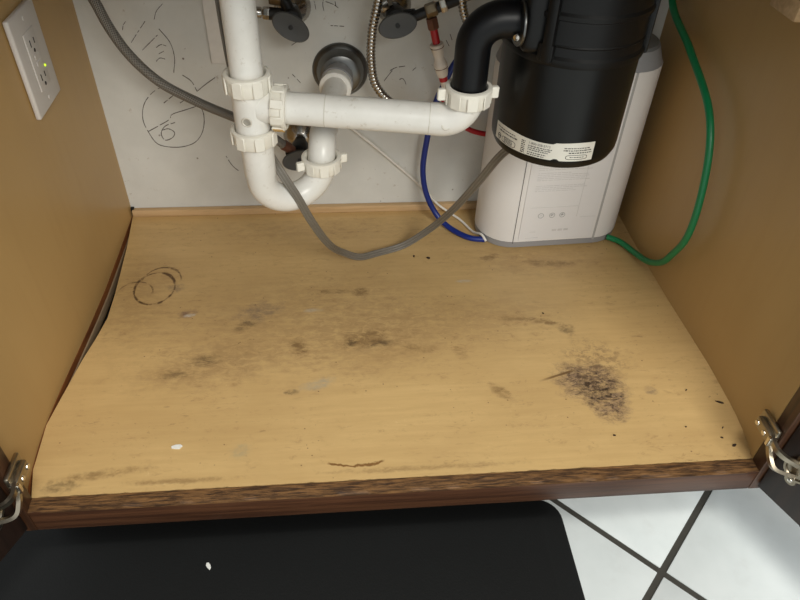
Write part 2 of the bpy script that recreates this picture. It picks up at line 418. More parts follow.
# pencil scribbles: thin ribbons lying on the wall, (x, z) polylines in metres
DOODLE_ROUND = [[(0.105, 0.2369), (0.0799, 0.223), (0.0625, 0.2026), (0.0559, 0.1774), (0.0601, 0.1556), (0.0696, 0.1354), (0.0881, 0.1292), (0.1121, 0.1301), (0.1315, 0.1389), (0.1454, 0.1588), (0.1507, 0.1848), (0.1477, 0.2018)], [(0.0605, 0.1578), (0.0801, 0.1684), (0.0976, 0.179), (0.1008, 0.1854), (0.1233, 0.1936), (0.1416, 0.1997)], [(0.1041, 0.1725), (0.0874, 0.1662), (0.079, 0.1531), (0.0827, 0.1419), (0.0953, 0.1462), (0.1001, 0.155), (0.0924, 0.1617), (0.0823, 0.1597)], [(0.0933, 0.2056), (0.1043, 0.2138), (0.1131, 0.2207)], [(0.1178, 0.2054), (0.1349, 0.2164)], [(0.1297, 0.2505), (0.141, 0.2406), (0.1469, 0.2244)], [(0.1469, 0.2244), (0.1627, 0.2364), (0.1773, 0.2463)]]
DOODLE_LEAF = [[(0.1088, 0.3199), (0.1208, 0.2999), (0.123, 0.2775), (0.1176, 0.2545)], [(0.0658, 0.3), (0.0779, 0.3145), (0.0918, 0.3305)], [(0.0793, 0.2889), (0.0924, 0.3), (0.1052, 0.3109)], [(0.104, 0.3305), (0.1103, 0.3444), (0.121, 0.3547)], [(0.0578, 0.3181), (0.0605, 0.3252), (0.0647, 0.3301)], [(0.0997, 0.2926), (0.1077, 0.297), (0.1144, 0.2948)], [(0.0955, 0.272), (0.1019, 0.2769), (0.1088, 0.2753)], [(0.1014, 0.2833), (0.1093, 0.287)]]
SCRATCHES = [[(0.3327, 0.3594), (0.3337, 0.3542), (0.3346, 0.3475)], [(0.3459, 0.3605), (0.3448, 0.3543), (0.3461, 0.3454)], [(0.3476, 0.3588), (0.3549, 0.3564), (0.3602, 0.3543), (0.3669, 0.3497)], [(0.3548, 0.3245), (0.3635, 0.324), (0.3745, 0.3232)], [(0.2961, 0.2954), (0.303, 0.2998), (0.3125, 0.3029)], [(0.2939, 0.2507), (0.2991, 0.2447), (0.3054, 0.2369)], [(0.3625, 0.3585), (0.3634, 0.3522)], [(0.4436, 0.2558), (0.4516, 0.2601), (0.4665, 0.2628)], [(0.4584, 0.2407), (0.4626, 0.2431), (0.4669, 0.2387), (0.469, 0.2333)], [(0.4784, 0.2556), (0.4833, 0.2604)], [(0.447, 0.2558), (0.4414, 0.2486), (0.4345, 0.2389)], [(0.175, 0.111), (0.1824, 0.0938), (0.1939, 0.0801)], [(0.1897, 0.1366), (0.183, 0.1221)], [(0.5324, 0.3119), (0.5362, 0.3028)], [(0.5271, 0.3029), (0.5324, 0.2937)]]
def ribbon(mb, line, w=0.0011):
    pts = [Vector((x, D, z)) for x, z in line]
    if len(pts) > 2: pts = catmull(pts, 5)
    for a, b in zip(pts, pts[1:]):
        if random.random() < 0.10: continue
        d = (b-a).normalized(); n = Vector((-d.z, 0, d.x))*w*random.uniform(.35, .6); y = Vector((0, -0.0006, 0))
        mb.add([a-n, b-n, b+n, a+n, a-n+y, b-n+y, b+n+y, a+n+y], [(4, 5, 6, 7), (0, 1, 5, 4), (1, 2, 6, 5), (2, 3, 7, 6), (3, 0, 4, 7)])
for lines, wd, lab in ((DOODLE_ROUND, .0011, 'round pencil doodle on the wall'), (DOODLE_LEAF, .0009, 'leaf-shaped pencil doodle on the wall'), (SCRATCHES, .0009, 'stray pencil scratches on the wall')):
    m = MB()
    for l in lines: ribbon(m, l, wd)
    po = m.build('pencil_scribble', 'pencil', wb); po['label'] = lab; po['kind'] = 'stuff'

# ================================================================== CABINET
cab = thing('sink_cabinet', 'open sink base cabinet with tan laminate sides, stained bottom panel and dark wood face frame', 'cabinet', (0, 0, 0))
# the laminate sides bulge a little outwards towards the front
BOW_L = [(0, .004), (.012, .0090), (.037, .0120), (.0700, .0145), (.1035, .0155), (.16, .0132), (.2226, .0090), (.296, .0042), (.3575, .0014), (.443, .0002), (D, 0)]
BOW_R = [(0, 0), (.035, .0068), (.060, .0098), (.084, .0108), (.155, .0112), (.215, .0082), (.292, .0044), (.386, .0012), (.45, 0), (D, 0)]
def interp(tab, y):
    for (a, p), (b, q) in zip(tab, tab[1:]):
        if a <= y <= b:
            t = (y-a)/(b-a); return p+(q-p)*t
    return tab[-1][1]
def bow(y, k): return interp(BOW_L if k > .012 else BOW_R, y)
def side(sgn):
    mb = MB(); N = 40; vs = []; fs = []
    for i in range(N+1):
        y = D*i/N
        xi = (-bow(y, .015)) if sgn < 0 else (W + bow(y, .0105)); xo = -0.032 if sgn < 0 else W+0.032
        vs += [(xi, y, -.037), (xi, y, .72), (xo, y, .72), (xo, y, -.037)]
    for i in range(N):
        a = 4*i
        for k in range(4): fs.append((a+k, a+(k+1) % 4, a+4+(k+1) % 4, a+4+k))
    fs += [(0, 1, 2, 3), (4*N, 4*N+1, 4*N+2, 4*N+3)]
    mb.add(vs, fs); return mb.build('side_panel', 'lam', cab, 50)
side(-1)['label'] = 'tan laminate side panel with the outlet'; side(1)['label'] = 'tan laminate side panel beside the green tube'

# bottom panel with a sprung, gaping left edge and a nibbled front edge
gap = [(0.0, -0.001), (.0374, -.0105), (.1035, -.0143), (.1514, -.0075), (.2127, .0018), (.2504, .0095), (.2949, .0165), (.345, .0158), (.3923, .0135), (.4689, .0092), (.5451, .0020), (D, .001)]
poly = []
NX = 150
for i in range(NX+1):
    x = -0.001 + (W+.001)*i/NX; j = random.random()
    poly.append((x, (0.0 if j < .6 else random.uniform(0, .0012))))
for i in range(1, 25):
    y = (D)*i/25; poly.append((W + bow(y, .0105), y))
poly.append((W, D-.0005))
for y, x in gap[::-1][:-1]: poly.append((x, min(y, D-.0005)))
pan = MB().extrude(poly, -0.017, 0.0).build('bottom_panel', 'panel', cab, 30)
pan['label'] = 'stained and worn tan bottom panel with ring marks and a mould patch'
# ledge seen through the gap
ys = [D*i/20 for i in range(21)]
def ledge(x0, x1, z0, z1):
    vs = []; fs = []
    for y in ys:
        b = -bow(y, .015); vs += [(b-.002, y, z1), (b+x0, y, z1), (b+x1, y, z0), (b-.002, y, z0)]
    for i in range(20):
        for k in range(4): fs.append((4*i+k, 4*i+(k+1) % 4, 4*i+4+(k+1) % 4, 4*i+4+k))
    return MB().add(vs, fs)
ledge(.0008, .0012, -.0110, -.0005).build('support_ledge', 'redwood', cab)
ledge(.0030, .0034, -.0230, -.0115).build('dusty_edge', 'greyledge', cab)
MB().box((.43, .28, -.034), (W+.03, D-.02, .006)).build('gap_shade_sheet', 'black_gap', cab)  # black sheet below the panel, painting the shade deep in the side gap

# face frame: bottom rail (rough top, smooth front), stiles, top rail
MB().box((W/2, -.0096, -.0195), (W, .0188, .037), bevel=.0012).build('bottom_rail', 'frame', cab)
m = MB(); n = 120; vs = []; fs = []
for i in range(n+1):
    x = W*i/n
    r1, r2 = random.uniform(-.0006, .0003), random.uniform(-.0011, .0)
    vs += [(x, -.0004, -.0012), (x, -.0004, -.0003+r1*.5), (x, -.007, .0002+r1), (x, -.013, .0001+r2), (x, -.0186+random.uniform(0, .0009), -.0006), (x, -.0186, -.0018)]
for i in range(n):
    for k in range(5): fs.append((6*i+k, 6*i+k+1, 6*i+7+k, 6*i+6+k))
m.add(vs, fs).build('worn_rail_top', 'raw', cab, 60)['label'] = 'rough, splintered raw wood top of the rail'
MB().box((W/2, -.0186, -.0016), (W-.03, .0014, .0012)).build('rail_edge_wear', 'raw', cab)
for sx in (-1, 1):
    x = -.021 if sx < 0 else W+.021
    MB().box((x, -.0098, .341), (.042, .0192, .758), bevel=.001).build('stile', 'frame_v', cab)
MB().box((W/2, -.0098, .695), (W, .019, .05), bevel=.001).build('top_rail', 'frame', cab)
MB().box((W/2, .068, (FLOOR_Z-.036)/2), (W+.06, .016, .102)).build('toe_kick', 'kick', cab)
# pale strip at the foot of the back wall
MB().box((W/2, D-.0055, .0065), (W-.006, .010, .0125), bevel=.001).build('back_strip', 'cleat', cab)
MB().box((.0035, D-.004, .008), (.0045, .006, .015)).build('corner_gap_shade', 'black_gap', cab)  # black block painting the shade in the open back corner
MB().box((W-.006, .272, .474), (.012, .055, .060), bevel=.002).build('corner_block', 'cleat', cab)

# doors, swung wide open, framed with a recessed panel
def door(sx):
    a = math.atan2(.0251, .0567)                 # angle past square
    hx = W+.0070 if sx > 0 else -.0070
    d = Vector((sx*math.sin(a), -math.cos(a), 0)); nrm = Vector((sx*math.cos(a), math.sin(a), 0))
    Mx = Matrix((( d.x, nrm.x, 0, hx), (d.y, nrm.y, 0, -.0215), (0, 0, 1, 0), (0, 0, 0, 1)))
    z0, z1, w, t = -.029, .665, .42, .020
    mb = MB(); fw = .062
    mb.box((fw/2, t/2, (z0+z1)/2), (fw, t, z1-z0), Mx, .0015); mb.box((w-fw/2, t/2, (z0+z1)/2), (fw, t, z1-z0), Mx, .0015)
    mb.box((w/2, t/2, z0+fw/2), (w-2*fw+.001, t-.0004, fw), Mx); mb.box((w/2, t/2, z1-fw/2), (w-2*fw+.001, t-.0004, fw), Mx)
    dr = mb.build('door', 'door', cab)
    dr['label'] = 'dark brown door swung open on the right' if sx > 0 else 'dark brown door swung open on the left'
    MB().box((w/2, t/2+.001, (z0+z1)/2), (w-2*fw+.004, .008, z1-z0-2*fw+.004), Mx).build('door_panel', 'door', dr)
    return dr, Mx
dR, MR = door(1); dL, ML = door(-1)

def hinge(sx, zc, door_M, yo=0.0):
    x = W if sx > 0 else 0.0; q = -sx             # q points into the cabinet
    mb = MB()
    mb.box((x+q*.0032, .001+yo, zc+.002), (.006, .036, .026), bevel=.0020)
    mb.box((x+q*.0095, -.002+yo, zc+.002), (.009, .032, .015), bevel=.0030)
    h = mb.build('hinge', 'steel', cab); h['label'] = 'nickel-plated concealed cabinet hinge'
    for yy in (.0085, -.0065):
        MB().lathe([(0, .0014), (.003, .0012), (.0036, 0), (.0036, -.001)], T(x+q*.0140, yy+yo, zc+.002) @ frame_to((q, 0, 0)), 12).build('screw', 'screw', h)
    c = door_M @ Vector((.026, 0, zc-.020)); nn = (door_M.to_3x3() @ Vector((0, -1, 0)))
    # two curved links between the plate and the cup
    for dz, bul in ((.0070, .012), (-.0070, .012)):
        a = Vector((x+q*.010, -.015+yo, zc+.002+dz*.6)); b = c + nn*.003 + Vector((0, 0, dz*1.4))
        mid = (a+b)/2 + nn*bul + Vector((0, -.004, dz*.8))
        MB().tube(catmull([a, a.lerp(mid, .55)+nn*.003, mid, b], 8), .0030, 8, up=(0, 0, 1), prof=[(1.2, .7), (1.2, -.7), (-1.2, -.7), (-1.2, .7)]).build('hinge_arm', 'steel', h)
    MB().box((x+q*.011, -.0185+yo, zc+.002), (.010, .006, .014), bevel=.0015).build('arm_bridge', 'screw', h)
    Fc = T(c + nn*.0008) @ frame_to(nn)
    MB().lathe([(.0, .001), (.012, .001), (.0128, .0030), (.0155, .0030), (.0162, .0016), (.0162, 0)], Fc, 28).build('hinge_cup', 'steel', h)
    for s2 in (-1, 1):
        e = T(c + nn*.0008 + Vector((0, 0, s2*.018))) @ frame_to(nn)
        MB().lathe([(0, .0024), (.0070, .0022), (.0076, .001), (.0076, 0)], e, 16).build('cup_ear', 'steel', h)
        MB().lathe([(0, .0040), (.0028, .0036), (.0036, .002)], e, 10).build('screw', 'screw', h)
    return h
hinge(1, .060, MR); hinge(-1, .058, ML, -.008)

# worktop and sink bowl above (outside the frame; they shade the inside of the cabinet)
ct = MB().box((W/2, -.0275, .745), (1.5, .045, .04)).box((W/2, .575, .745), (1.5, .09, .04)).box((-.155, .262, .745), (.33, .54, .04)).box((W+.155, .262, .745), (.33, .54, .04)).build('countertop', 'counter')
structure(ct, 'stone kitchen worktop above the cabinet')
sk = MB()
sk.box((W/2, .262, .612), (W+.0, .53, .004)); sk.box((.012, .262, .675), (.004, .53, .13)); sk.box((W-.012, .262, .675), (.004, .53, .13)); sk.box((W/2, .0, .675), (W, .004, .13)); sk.box((W/2, .525, .675), (W, .004, .13))
structure(sk.build('sink_basin', 'sink'), 'steel sink bowl above the drain')

# ================================================================== FLOOR MAT
def rrect(x0, x1, y0, y1, r, n=8):
    pts = []
    for cx, cy, a0 in ((x1-r, y1-r, 0), (x0+r, y1-r, 90), (x0+r, y0+r, 180), (x1-r, y0+r, 270)):
        for i in range(n+1):
            a = math.radians(a0+90*i/n); pts.append((cx+r*math.cos(a), cy+r*math.sin(a)))
    return pts
mo = rrect(-.55, .648, -.42, .042, .032); n = len(mo); cxm, cym = .05, -.19
levels = [(0, .000), (0, .002), (.004, .0045), (.030, .0130), (.034, .0135)]
vs = []; fs = []
for ins, z in levels:
    q = rrect(-.55+ins, .648-ins, -.42+ins, .042-ins, max(.032-ins, .004)); vs += [(a, b, FLOOR_Z+z+.0002) for a, b in q]
for l in range(len(levels)-1):
    for i in range(n): fs.append((l*n+i, l*n+(i+1) % n, (l+1)*n+(i+1) % n, (l+1)*n+i))
fs += [tuple(range(n))[::-1], tuple((len(levels)-1)*n+i for i in range(n))]
tag(MB().add(vs, fs).build('floor_mat', 'mat', origin=None), 'black cushioned floor mat with sloped rounded edge in front of the cabinet', 'mat')

# ================================================================== DRAIN PLUMBING
dp = thing('drain_plumbing', 'white plastic P-trap drain with slip nuts, tee and long waste arm', 'drain pipes', (.261, .29, 0.15))
TX, TY = .261, .290
def nut(c, axis, ri, ro, h, lugs=6, rot=0.0, mat='pvc_nut', wing=.0035, name='slip_nut', wide=None, wings=()):
    Mx = T(c) @ frame_to(axis) @ Matrix.Rotation(rot, 4, 'Z'); mb = MB()
    mb.lathe([(ri, -h/2), (ro-.0022, -h/2), (ro-.001, -h/2+.002), (ro-.001, h/2-.006), (ro+.0012, h/2-.005), (ro+.0012, h/2-.001), (ro-.0005, h/2), (ri+.0016, h/2), (ri, h/2-.003), (ri, -h/2)], Mx, 40)
    for i in range(lugs):
        a = 2*math.pi*i/lugs
        mb.box((ro+wing/2-.001, 0, -.0005), (wing, wide or .010, h-.003), Mx @ Matrix.Rotation(a, 4, 'Z'), .0008, 1)
    for a in wings:
        mb.box((ro+.0045, 0, .001), (.011, .006, h-.008), Mx @ Matrix.Rotation(a, 4, 'Z'), .001, 1)
    return mb.build(name, mat, dp, 40)
MB().cyl((TX, TY, .350), (TX, TY, .612), .0185, 36).build('tailpiece', 'pvc', dp)
nut((TX, TY, .362), (0, 0, 1), .0205, .0255, .0225, 7, .3, wing=.0026, wide=.012)
# tee
m = MB(); m.lathe([(.0205, .288), (.0205, .352), (.0215, .353), (.0215, .357)], T(TX, TY, 0), 36)
m.lathe([(.0192, .010), (.0192, .026), (.0222, .027), (.0222, .032)], T(TX, TY, .333) @ frame_to((1, -.12, 0)), 32)
m.build('tee', 'pvc', dp)
MB().lathe([(.0040, 0), (.0048, .0007), (.0056, .0007), (.0062, 0)], T(TX-.004, TY-.0202, .322) @ frame_to((-.2, -1, .0)), 16).build('moulded_mark', 'pvc_mark', dp)
nut((TX, TY, .2955), (0, 0, 1), .0212, .0255, .0205, 7, .1, wing=.0026, wide=.012)
EX, EY = .5085, .262
ax = Vector((EX-TX, EY-TY, -.010)).normalized()
P0 = Vector((TX, TY, .3335)); nut(P0+ax*.034, ax, .0200, .0240, .018, 8, .2, wing=.003)
m = MB()
for i in range(6):
    a = -2.4 + i*.45
    m.box((.0272, 0, .0), (.0012, .0016, .012), T(P0+ax*.034) @ frame_to(ax) @ Matrix.Rotation(a, 4, 'Z'))
m.build('rust_streaks', 'grime', dp)
# waste arm with its moulded elbow
z_e = .3245
bend = []
P1 = Vector((EX, EY, z_e)); R_ = .030
start = P1 - ax*R_
pts = [P0+ax*.040 + (start-P0-ax*.040)*(i/12) for i in range(13)]
ce = start + Vector((0, 0, R_))
for i in range(1, 11):
    t = math.pi/2*i/10; pts.append(ce + ax*(R_*math.sin(t)) + Vector((0, 0, -R_*math.cos(t))))
top = pts[-1]; pts.append(top+Vector((0, 0, .006)))
MB().tube(pts, lambda i, L: .0186 if i < 12 else .0192, 32).build('waste_arm', 'pvc', dp, 30)
for f_ in (.26, .93):
    c = P0+ax*.040 + (start-P0-ax*.040)*f_
    MB().lathe([(.0184, -.0006), (.0190, -.0003), (.0190, .0003), (.0184, .0006)], T(c) @ frame_to(ax), 32).build('joint_line', 'pvc_mark', dp)
MB().lathe([(.0030, 0), (.0042, .0008), (.0056, .0008), (.0062, 0)], T(start + Vector((.005, -.0184, .002))) @ frame_to((0, -1, .25)), 16).build('moulded_mark', 'pvc_mark', dp)
nut(top+Vector((0, 0, .0035)), (0, 0, 1), .0202, .0255, .0215, 8, .05, wing=.0018, wide=.013, wings=(0.0, 3.2))
# J-bend: sleeve, bend, short leg
A = Vector((TX+.0015, TY+.002, 0)); B = Vector((.338, .327, 0)); mid = (A+B)/2; hd = (B-A).length/2; dr_ = (B-A).normalized()
zc, drop = .2340, .0395
pts = [A+Vector((0, 0, .292 - (.292-zc)*i/6)) for i in range(7)]
for i in range(1, 24):
    t = math.pi*i/24; pts.append(mid - dr_*hd*math.cos(t) + Vector((0, 0, zc - drop*math.sin(t))))
pts.append(B+Vector((0, 0, zc-.002)))
MB().tube(pts, .0182, 32).build('trap_bend', 'pvc', dp, 30)
MB().lathe([(.0182, .240), (.0194, .2405), (.0196, .262), (.0196, .292)], T(A), 32).build('trap_sleeve', 'pvc', dp)
nut(B+Vector((0, 0, .2345)), (0, 0, 1), .0195, .0245, .0200, 8, .15, wing=.0018, wide=.012, wings=(.25, 3.3))
# trap arm: up and back to the wall
ES = Vector((.367, D, .257))
za = .262; Rb = .035
ad = (Vector((ES.x, ES.y, 0))-B); ad.z = 0; adn = ad.normalized()
pts = [B+Vector((0, 0, .226)), B+Vector((0, 0, za-Rb))]
for i in range(1, 9):
    t = math.pi/2*i/8; pts.append(B+Vector((0, 0, za-Rb)) + adn*Rb*(1-math.cos(t)) + Vector((0, 0, Rb*math.sin(t))))
e1 = pts[-1]; pts += [e1.lerp(ES+Vector((0, -.004, 0)), i/5) for i in range(1, 6)]
MB().tube(pts, .0176, 28).build('trap_arm', 'pvc', dp, 30)
axw = (ES-e1).normalized(); E0 = ES-axw*.07
MB().lathe([(.0176, 0), (.0240, 0), (.0240, .004), (.0215, .005), (.0215, .050), (.0176, .050)], T(ES-axw*.050) @ frame_to(axw), 36).build('wall_sleeve', 'appl_grey', dp)
MB().lathe([(.0176, 0), (.0228, .0), (.0236, .001), (.0236, .006), (.0226, .007), (.0226, .016), (.0176, .016)], T(ES-axw*.068) @ frame_to(axw), 36).build('coupling', 'pvc', dp)
MB().lathe([(.023, -.024), (.030, -.021), (.034, -.014), (.036, -.007), (.0405, -.004), (.0425, -.001), (.0425, 0)], T(ES) @ frame_to((0, 1, 0)), 48).build('wall_flange', 'dchrome', dp)

# ================================================================== GARBAGE DISPOSAL
GX, GY, GR_ = .6275, .295, .0770
gd = thing('garbage_disposal', 'black cylindrical garbage disposal hanging under the sink with a silver sticker', 'garbage disposal', (GX, GY, .268))
zb = .2795
MB().lathe([(0, zb-.002), (.050, zb-.002), (.066, zb+.001), (.0735, zb+.005), (GR_-.0005, zb+.012), (GR_, zb+.018), (GR_, .412)], T(GX, GY, 0), 72).build('body', 'black', gd)
MB().lathe([(GR_-.002, .404), (GR_+.0022, .405), (GR_+.0034, .409), (GR_+.0034, .413), (GR_+.0008, .416), (GR_+.0002, .425), (GR_+.0014, .4265), (GR_+.0002, .428), (GR_, .452), (GR_+.0028, .4535), (GR_+.0032, .458), (GR_+.001, .461), (GR_+.001, .50), (.060, .525), (.052, .552), (.052, .611)], T(GX, GY, 0), 72).build('upper_housing', 'blackh', gd)
# vertical rib, discharge block
def gpt(a, r, z): return Vector((GX+r*math.cos(math.radians(a)), GY+r*math.sin(math.radians(a)), z))
def grot(a): return Matrix.Rotation(math.radians(a), 4, 'Z')
for a, w in ((-126, .012),):
    MB().box((0, 0, 0), (.010, w, .125), T(gpt(a, GR_+.002, .470)) @ grot(a), .003).build('rib', 'blackh', gd)
MB().box((0, 0, 0), (.008, .018, .020), T(gpt(-127, GR_+.002, .418)) @ grot(-127), .003).build('screw_boss', 'blackh', gd)
MB().box((0, 0, 0), (.010, .008, .125), T(gpt(-28, GR_+.001, .470)) @ grot(-28), .002).build('rib', 'blackh', gd)
DZ = .4415
MB().box((.592, .262, .447), (.075, .050, .070), bevel=.010, seg=3).build('discharge_block', 'blackh', gd)
# flange with screw
m = MB().lathe([(.0, .0), (.030, .0), (.0305, .0008), (.0305, .0022), (.030, .003), (0, .003)], T(.5520, EY, DZ) @ frame_to((1, 0, 0)), 32, 1.12, .86)
m.build('flange', 'dchrome', gd)
MB().lathe([(0, .006), (.0034, .0055), (.0045, .003), (.0045, 0)], T(.5515, EY-.018, DZ-.012) @ frame_to((-.6, -.8, .15)), 14).build('screw', 'screw', gd)
MB().cyl((.552, EY-.018, DZ-.012), (.585, EY-.018, DZ-.012), .0036, 12).build('bolt', 'blackmetal', gd)
# black discharge pipe
Rb = .030; ct_ = Vector((EX, EY, 0)); pts = [Vector((EX, EY, top.z-.004)), Vector((EX, EY, .37)), Vector((EX, EY, DZ-Rb))]
for i in range(1, 13):
    t = math.pi/2*i/12; pts.append(Vector((EX+Rb*(1-math.cos(t)), EY, DZ-Rb+Rb*math.sin(t))))
pts.append(Vector((.575, EY, DZ)))
MB().tube(pts, .0195, 36).build('discharge_pipe', 'black2', gd, 30)
# sticker wrapped round the drum near its foot
def cylpatch(a0, a1, z0f, z1f, r, n=40, th=.0005, wav=None):
    vs = []; fs = []
    for i in range(n+1):
        a = a0+(a1-a0)*i/n; t = i/n
        for rr in (r, r+th):
            for z in (z0f(t), z1f(t)): vs.append(gpt(a, rr, z))
    for i in range(n):
        o = 4*i; fs += [(o+2, o+6, o+7, o+3), (o, o+1, o+5, o+4), (o+1, o+3, o+7, o+5), (o, o+4, o+6, o+2)]
    fs += [(0, 2, 3, 1), (4*n, 4*n+1, 4*n+3, 4*n+2)]
    return MB().add(vs, fs)
LA, LB = -169.0, -70.5
notch = lambda t: .2955 + (.0022 if .645 < t < .70 else 0)
stk = cylpatch(LA, LB, notch, lambda t: 0.3180 + .001*math.sin(9*t) - (.0016 if t < .635 else 0), GR_).build('sticker', 'sticker', gd)
stk['label'] = 'silver-white specification sticker with fine print'
ink = MB()
arc_len = math.radians(LB-LA)*GR_
def on_drum(s, h):            # s metres along the sticker from its left end, h metres above its foot
    a = LA + math.degrees(s/GR_); return gpt(a, GR_+.0007, .2955+h)
def put_text(txt, s, h, size):
    vs, fs = text_mesh(txt, size); ink.add([on_drum(s+v.x, h+v.y) for v in vs], fs)
def dash(s, h, L, t):
    n = max(2, int(L/.002)); vs = []; fs = []
    for i in range(n+1): vs += [on_drum(s+L*i/n, h), on_drum(s+L*i/n, h+t)]
    for i in range(n): fs.append((2*i, 2*i+2, 2*i+3, 2*i+1))
    ink.add(vs, fs)
def microprint(s, h, L, t):
    x = 0
    while x < L:
        w = random.uniform(.0010, .0036); w = min(w, L-x)
        dash(s+x, h, w, t*random.uniform(.75, 1)); x += w+.0008
def loop(s, h, rx, ry, t=.0005, n=28, sq=1.0):
    vs = []; fs = []
    for i in range(n):
        a = 2*math.pi*i/n; c, d = math.cos(a), math.sin(a)
        c = math.copysign(abs(c)**sq, c); d = math.copysign(abs(d)**sq, d)
        vs += [on_drum(s+rx*c, h+ry*d), on_drum(s+(rx-t)*c, h+(ry-t)*d)]
    for i in range(n): j = (i+1) % n; fs.append((2*i, 2*j, 2*j+1, 2*i+1))
    ink.add(vs, fs)
microprint(.004, .0165, .032, .0013); microprint(.008, .0128, .032, .0019)
loop(.0095, .0060, .0034, .0034, .0010); dash(.0070, .0054, .005, .0014); microprint(.0080, .0008, .004, .0012)
loop(.0265, .0052, .0115, .0042, .0006, sq=.55)
for q in range(4): microprint(.019, .0026+.0016*q, .014, .0010)
for q in range(7): microprint(.0455, .0015+.0024*q, .005, .0014)
put_text('1-800-558-5712', .0545, .0150, .0040)
for q, (h, L) in enumerate(((.0122, .028), (.0098, .027), (.0074, .024), (.0042, .022), (.0016, .020))): microprint(.0545, h, L, .0012)
microprint(.0960, .0162, .030, .0012); microprint(.0955, .0132, .033, .0014); microprint(.1020, .0102, .028, .0014)
loop(.112, .0052, .013, .0030, .0006, sq=.5); microprint(.104, .0048, .017, .0010)
ink.build('sticker_print', 'ink', stk)['kind'] = 'stuff'

# ================================================================== WATER PURIFIER
PX, PY = .7145, .4915
yaw = math.radians(3.0)
wp = thing('water_purifier', 'white rounded water purifier with grey top and base standing behind the disposal', 'water purifier', (PX, PY, 0))

PM = T(PX, PY, 0) @ Matrix.Rotation(yaw, 4, 'Z')
def stadium(hw, r, n=14, sq=1.0):
    pts = []
    for i in range(n+1):
        a = -math.pi/2 + math.pi*i/n; pts.append((hw+r*math.cos(a), r*math.sin(a)))
    for i in range(n+1):
        a = math.pi/2 + math.pi*i/n; pts.append((-hw+r*math.cos(a), r*math.sin(a)))
    return pts
def stad_lathe(levels):
    mb = MB(); vs = []; fs = []
    for hw, r, z in levels: vs += [(x, y, z) for x, y in stadium(hw, r)]
    n = len(stadium(.1, .1))
    for l in range(len(levels)-1):
        for i in range(n): fs.append((l*n+i, l*n+(i+1) % n, (l+1)*n+(i+1) % n, (l+1)*n+i))
    fs += [tuple(range(n))[::-1], tuple((len(levels)-1)*n+i for i in range(n))]
    return mb.add(vs, fs, PM)
HW, PR = .067, .0570
stad_lathe([(HW, PR-.004, 0.0005), (HW, PR-.0012, .002), (HW, PR-.0006, .0125)]).build('base', 'appl_grey', wp, 40)
stad_lathe([(HW, PR-.002, .0125), (HW, PR, .0138), (HW, PR, .303)]).build('body', 'appl', wp, 40)
stad_lathe([(HW, PR-.0008, .303), (HW, PR-.002, .306), (HW, PR-.010, .327)]).build('shoulder', 'appl_grey', wp, 40)
stad_lathe([(HW, PR-.0105, .3268), (HW, PR-.013, .331), (HW, PR-.020, .333)]).build('top', 'appl_top', wp, 40)
MB().box((-.073, -PR-.0000, .157), (.0008, .0008, .292), PM).build('seam', 'seam', wp)
MB().box((.0665, -PR-.0000, .157), (.0035, .0010, .292), PM).build('groove', 'groove', wp)
fp = MB().box((-.002, -PR-.0006, .157), (.126, .0014, .280), PM, .0005, 1).build('label_panel', 'appl_panel', wp)
fp['label'] = 'pale glossy label with faint print and three round icons'
def lp(mb, x, z, w, h): mb.box((x+w/2, -PR-.0015, z), (w, .0004, h), PM)
m = MB()
for g0, cnt in ((.170, 8), (.140, 6), (.118, 5), (.095, 4)):
    for q in range(cnt):
        x = -.052
        L = random.uniform(.05, .086)
        while x < -.052+L:
            w = random.uniform(.003, .012); lp(m, x, g0-q*.0032+.028, w, .0009); x += w+.0012
m.box((-.014, -PR-.0015, .082), (.080, .0004, .0006), PM)
m.box((.046, -PR-.0015, .060), (.026, .0004, .0007), PM); m.box((.027, -PR-.0015, .116), (.0006, .0004, .11), PM)
for x in (-.010, .000, .010): lp(m, x, .036, .0075, .0040)
lp(m, -.054, .022, .022, .0010); lp(m, -.048, .034, .010, .0010)
m.build('faint_print', 'faint', fp)['kind'] = 'stuff'
m = MB()
for x, fill in ((-.034, 0), (-.015, 1), (.002, 1)):
    Mi = PM @ T(x, -PR-.0014, .066) @ frame_to((0, -1, 0))
    m.lathe([(.0040, 0), (.0040, .0003), (.0048, .0003), (.0048, 0), (.0040, 0)], Mi, 24)
    if fill: m.box((0, 0, .0002), (.0050, .0012, .0003), Mi @ Matrix.Rotation(.5, 4, 'Z')); m.box((0, .0016, .0002), (.0036, .0010, .0003), Mi @ Matrix.Rotation(.5, 4, 'Z'))
    else: m.box((-.0012, 0, .0002), (.0009, .0009, .0003), Mi); m.box((.0012, 0, .0002), (.0009, .0009, .0003), Mi)
m.build('icons', 'faint2', fp)['kind'] = 'stuff'

# ================================================================== STOP VALVES
def valve(c, label, roll, flange=.026, handle=True, hy=.078):
    c = Vector(c)           # on the wall
    v = thing('stop_valve', label, 'valve', c, 'shut-off valves on the back wall')
    F = T(c) @ frame_to((0, -1, 0))
    MB().lathe([(flange, 0), (flange, .002), (flange*.93, .006), (flange*.72, .012), (flange*.5, .017), (.011, .019)], F, 32).build('flange', 'chrome', v)
    MB().lathe([(.009, .012), (.009, .034), (.0135, .036), (.0145, .044), (.0145, .052), (.0125, .056), (.008, .057), (.008, hy-.010)], F, 24).build('valve_body', 'blackmetal', v)
    MB().lathe([(.011, .030), (.0118, .031), (.0118, .040), (.011, .041)], F, 6).build('packing_nut', 'brass', v)
    H = T(c + Vector((0, -hy, 0))) @ frame_to(Vector((0, -1, .10))) @ Matrix.Rotation(roll, 4, 'Z')
    MB().lathe([(.0075, -.014), (.011, -.012), (.020, -.003), (.0232, .001), (.0236, .003), (.0222, .0045), (.0150, .0038), (0, .0032)], H, 40, 1.14, .70).build('handle', 'rubber', v)
    MB().lathe([(.0032, .0030), (.0032, .0048), (0, .0052)], H, 12).build('handle_screw', 'blackmetal', v)
    return v, c
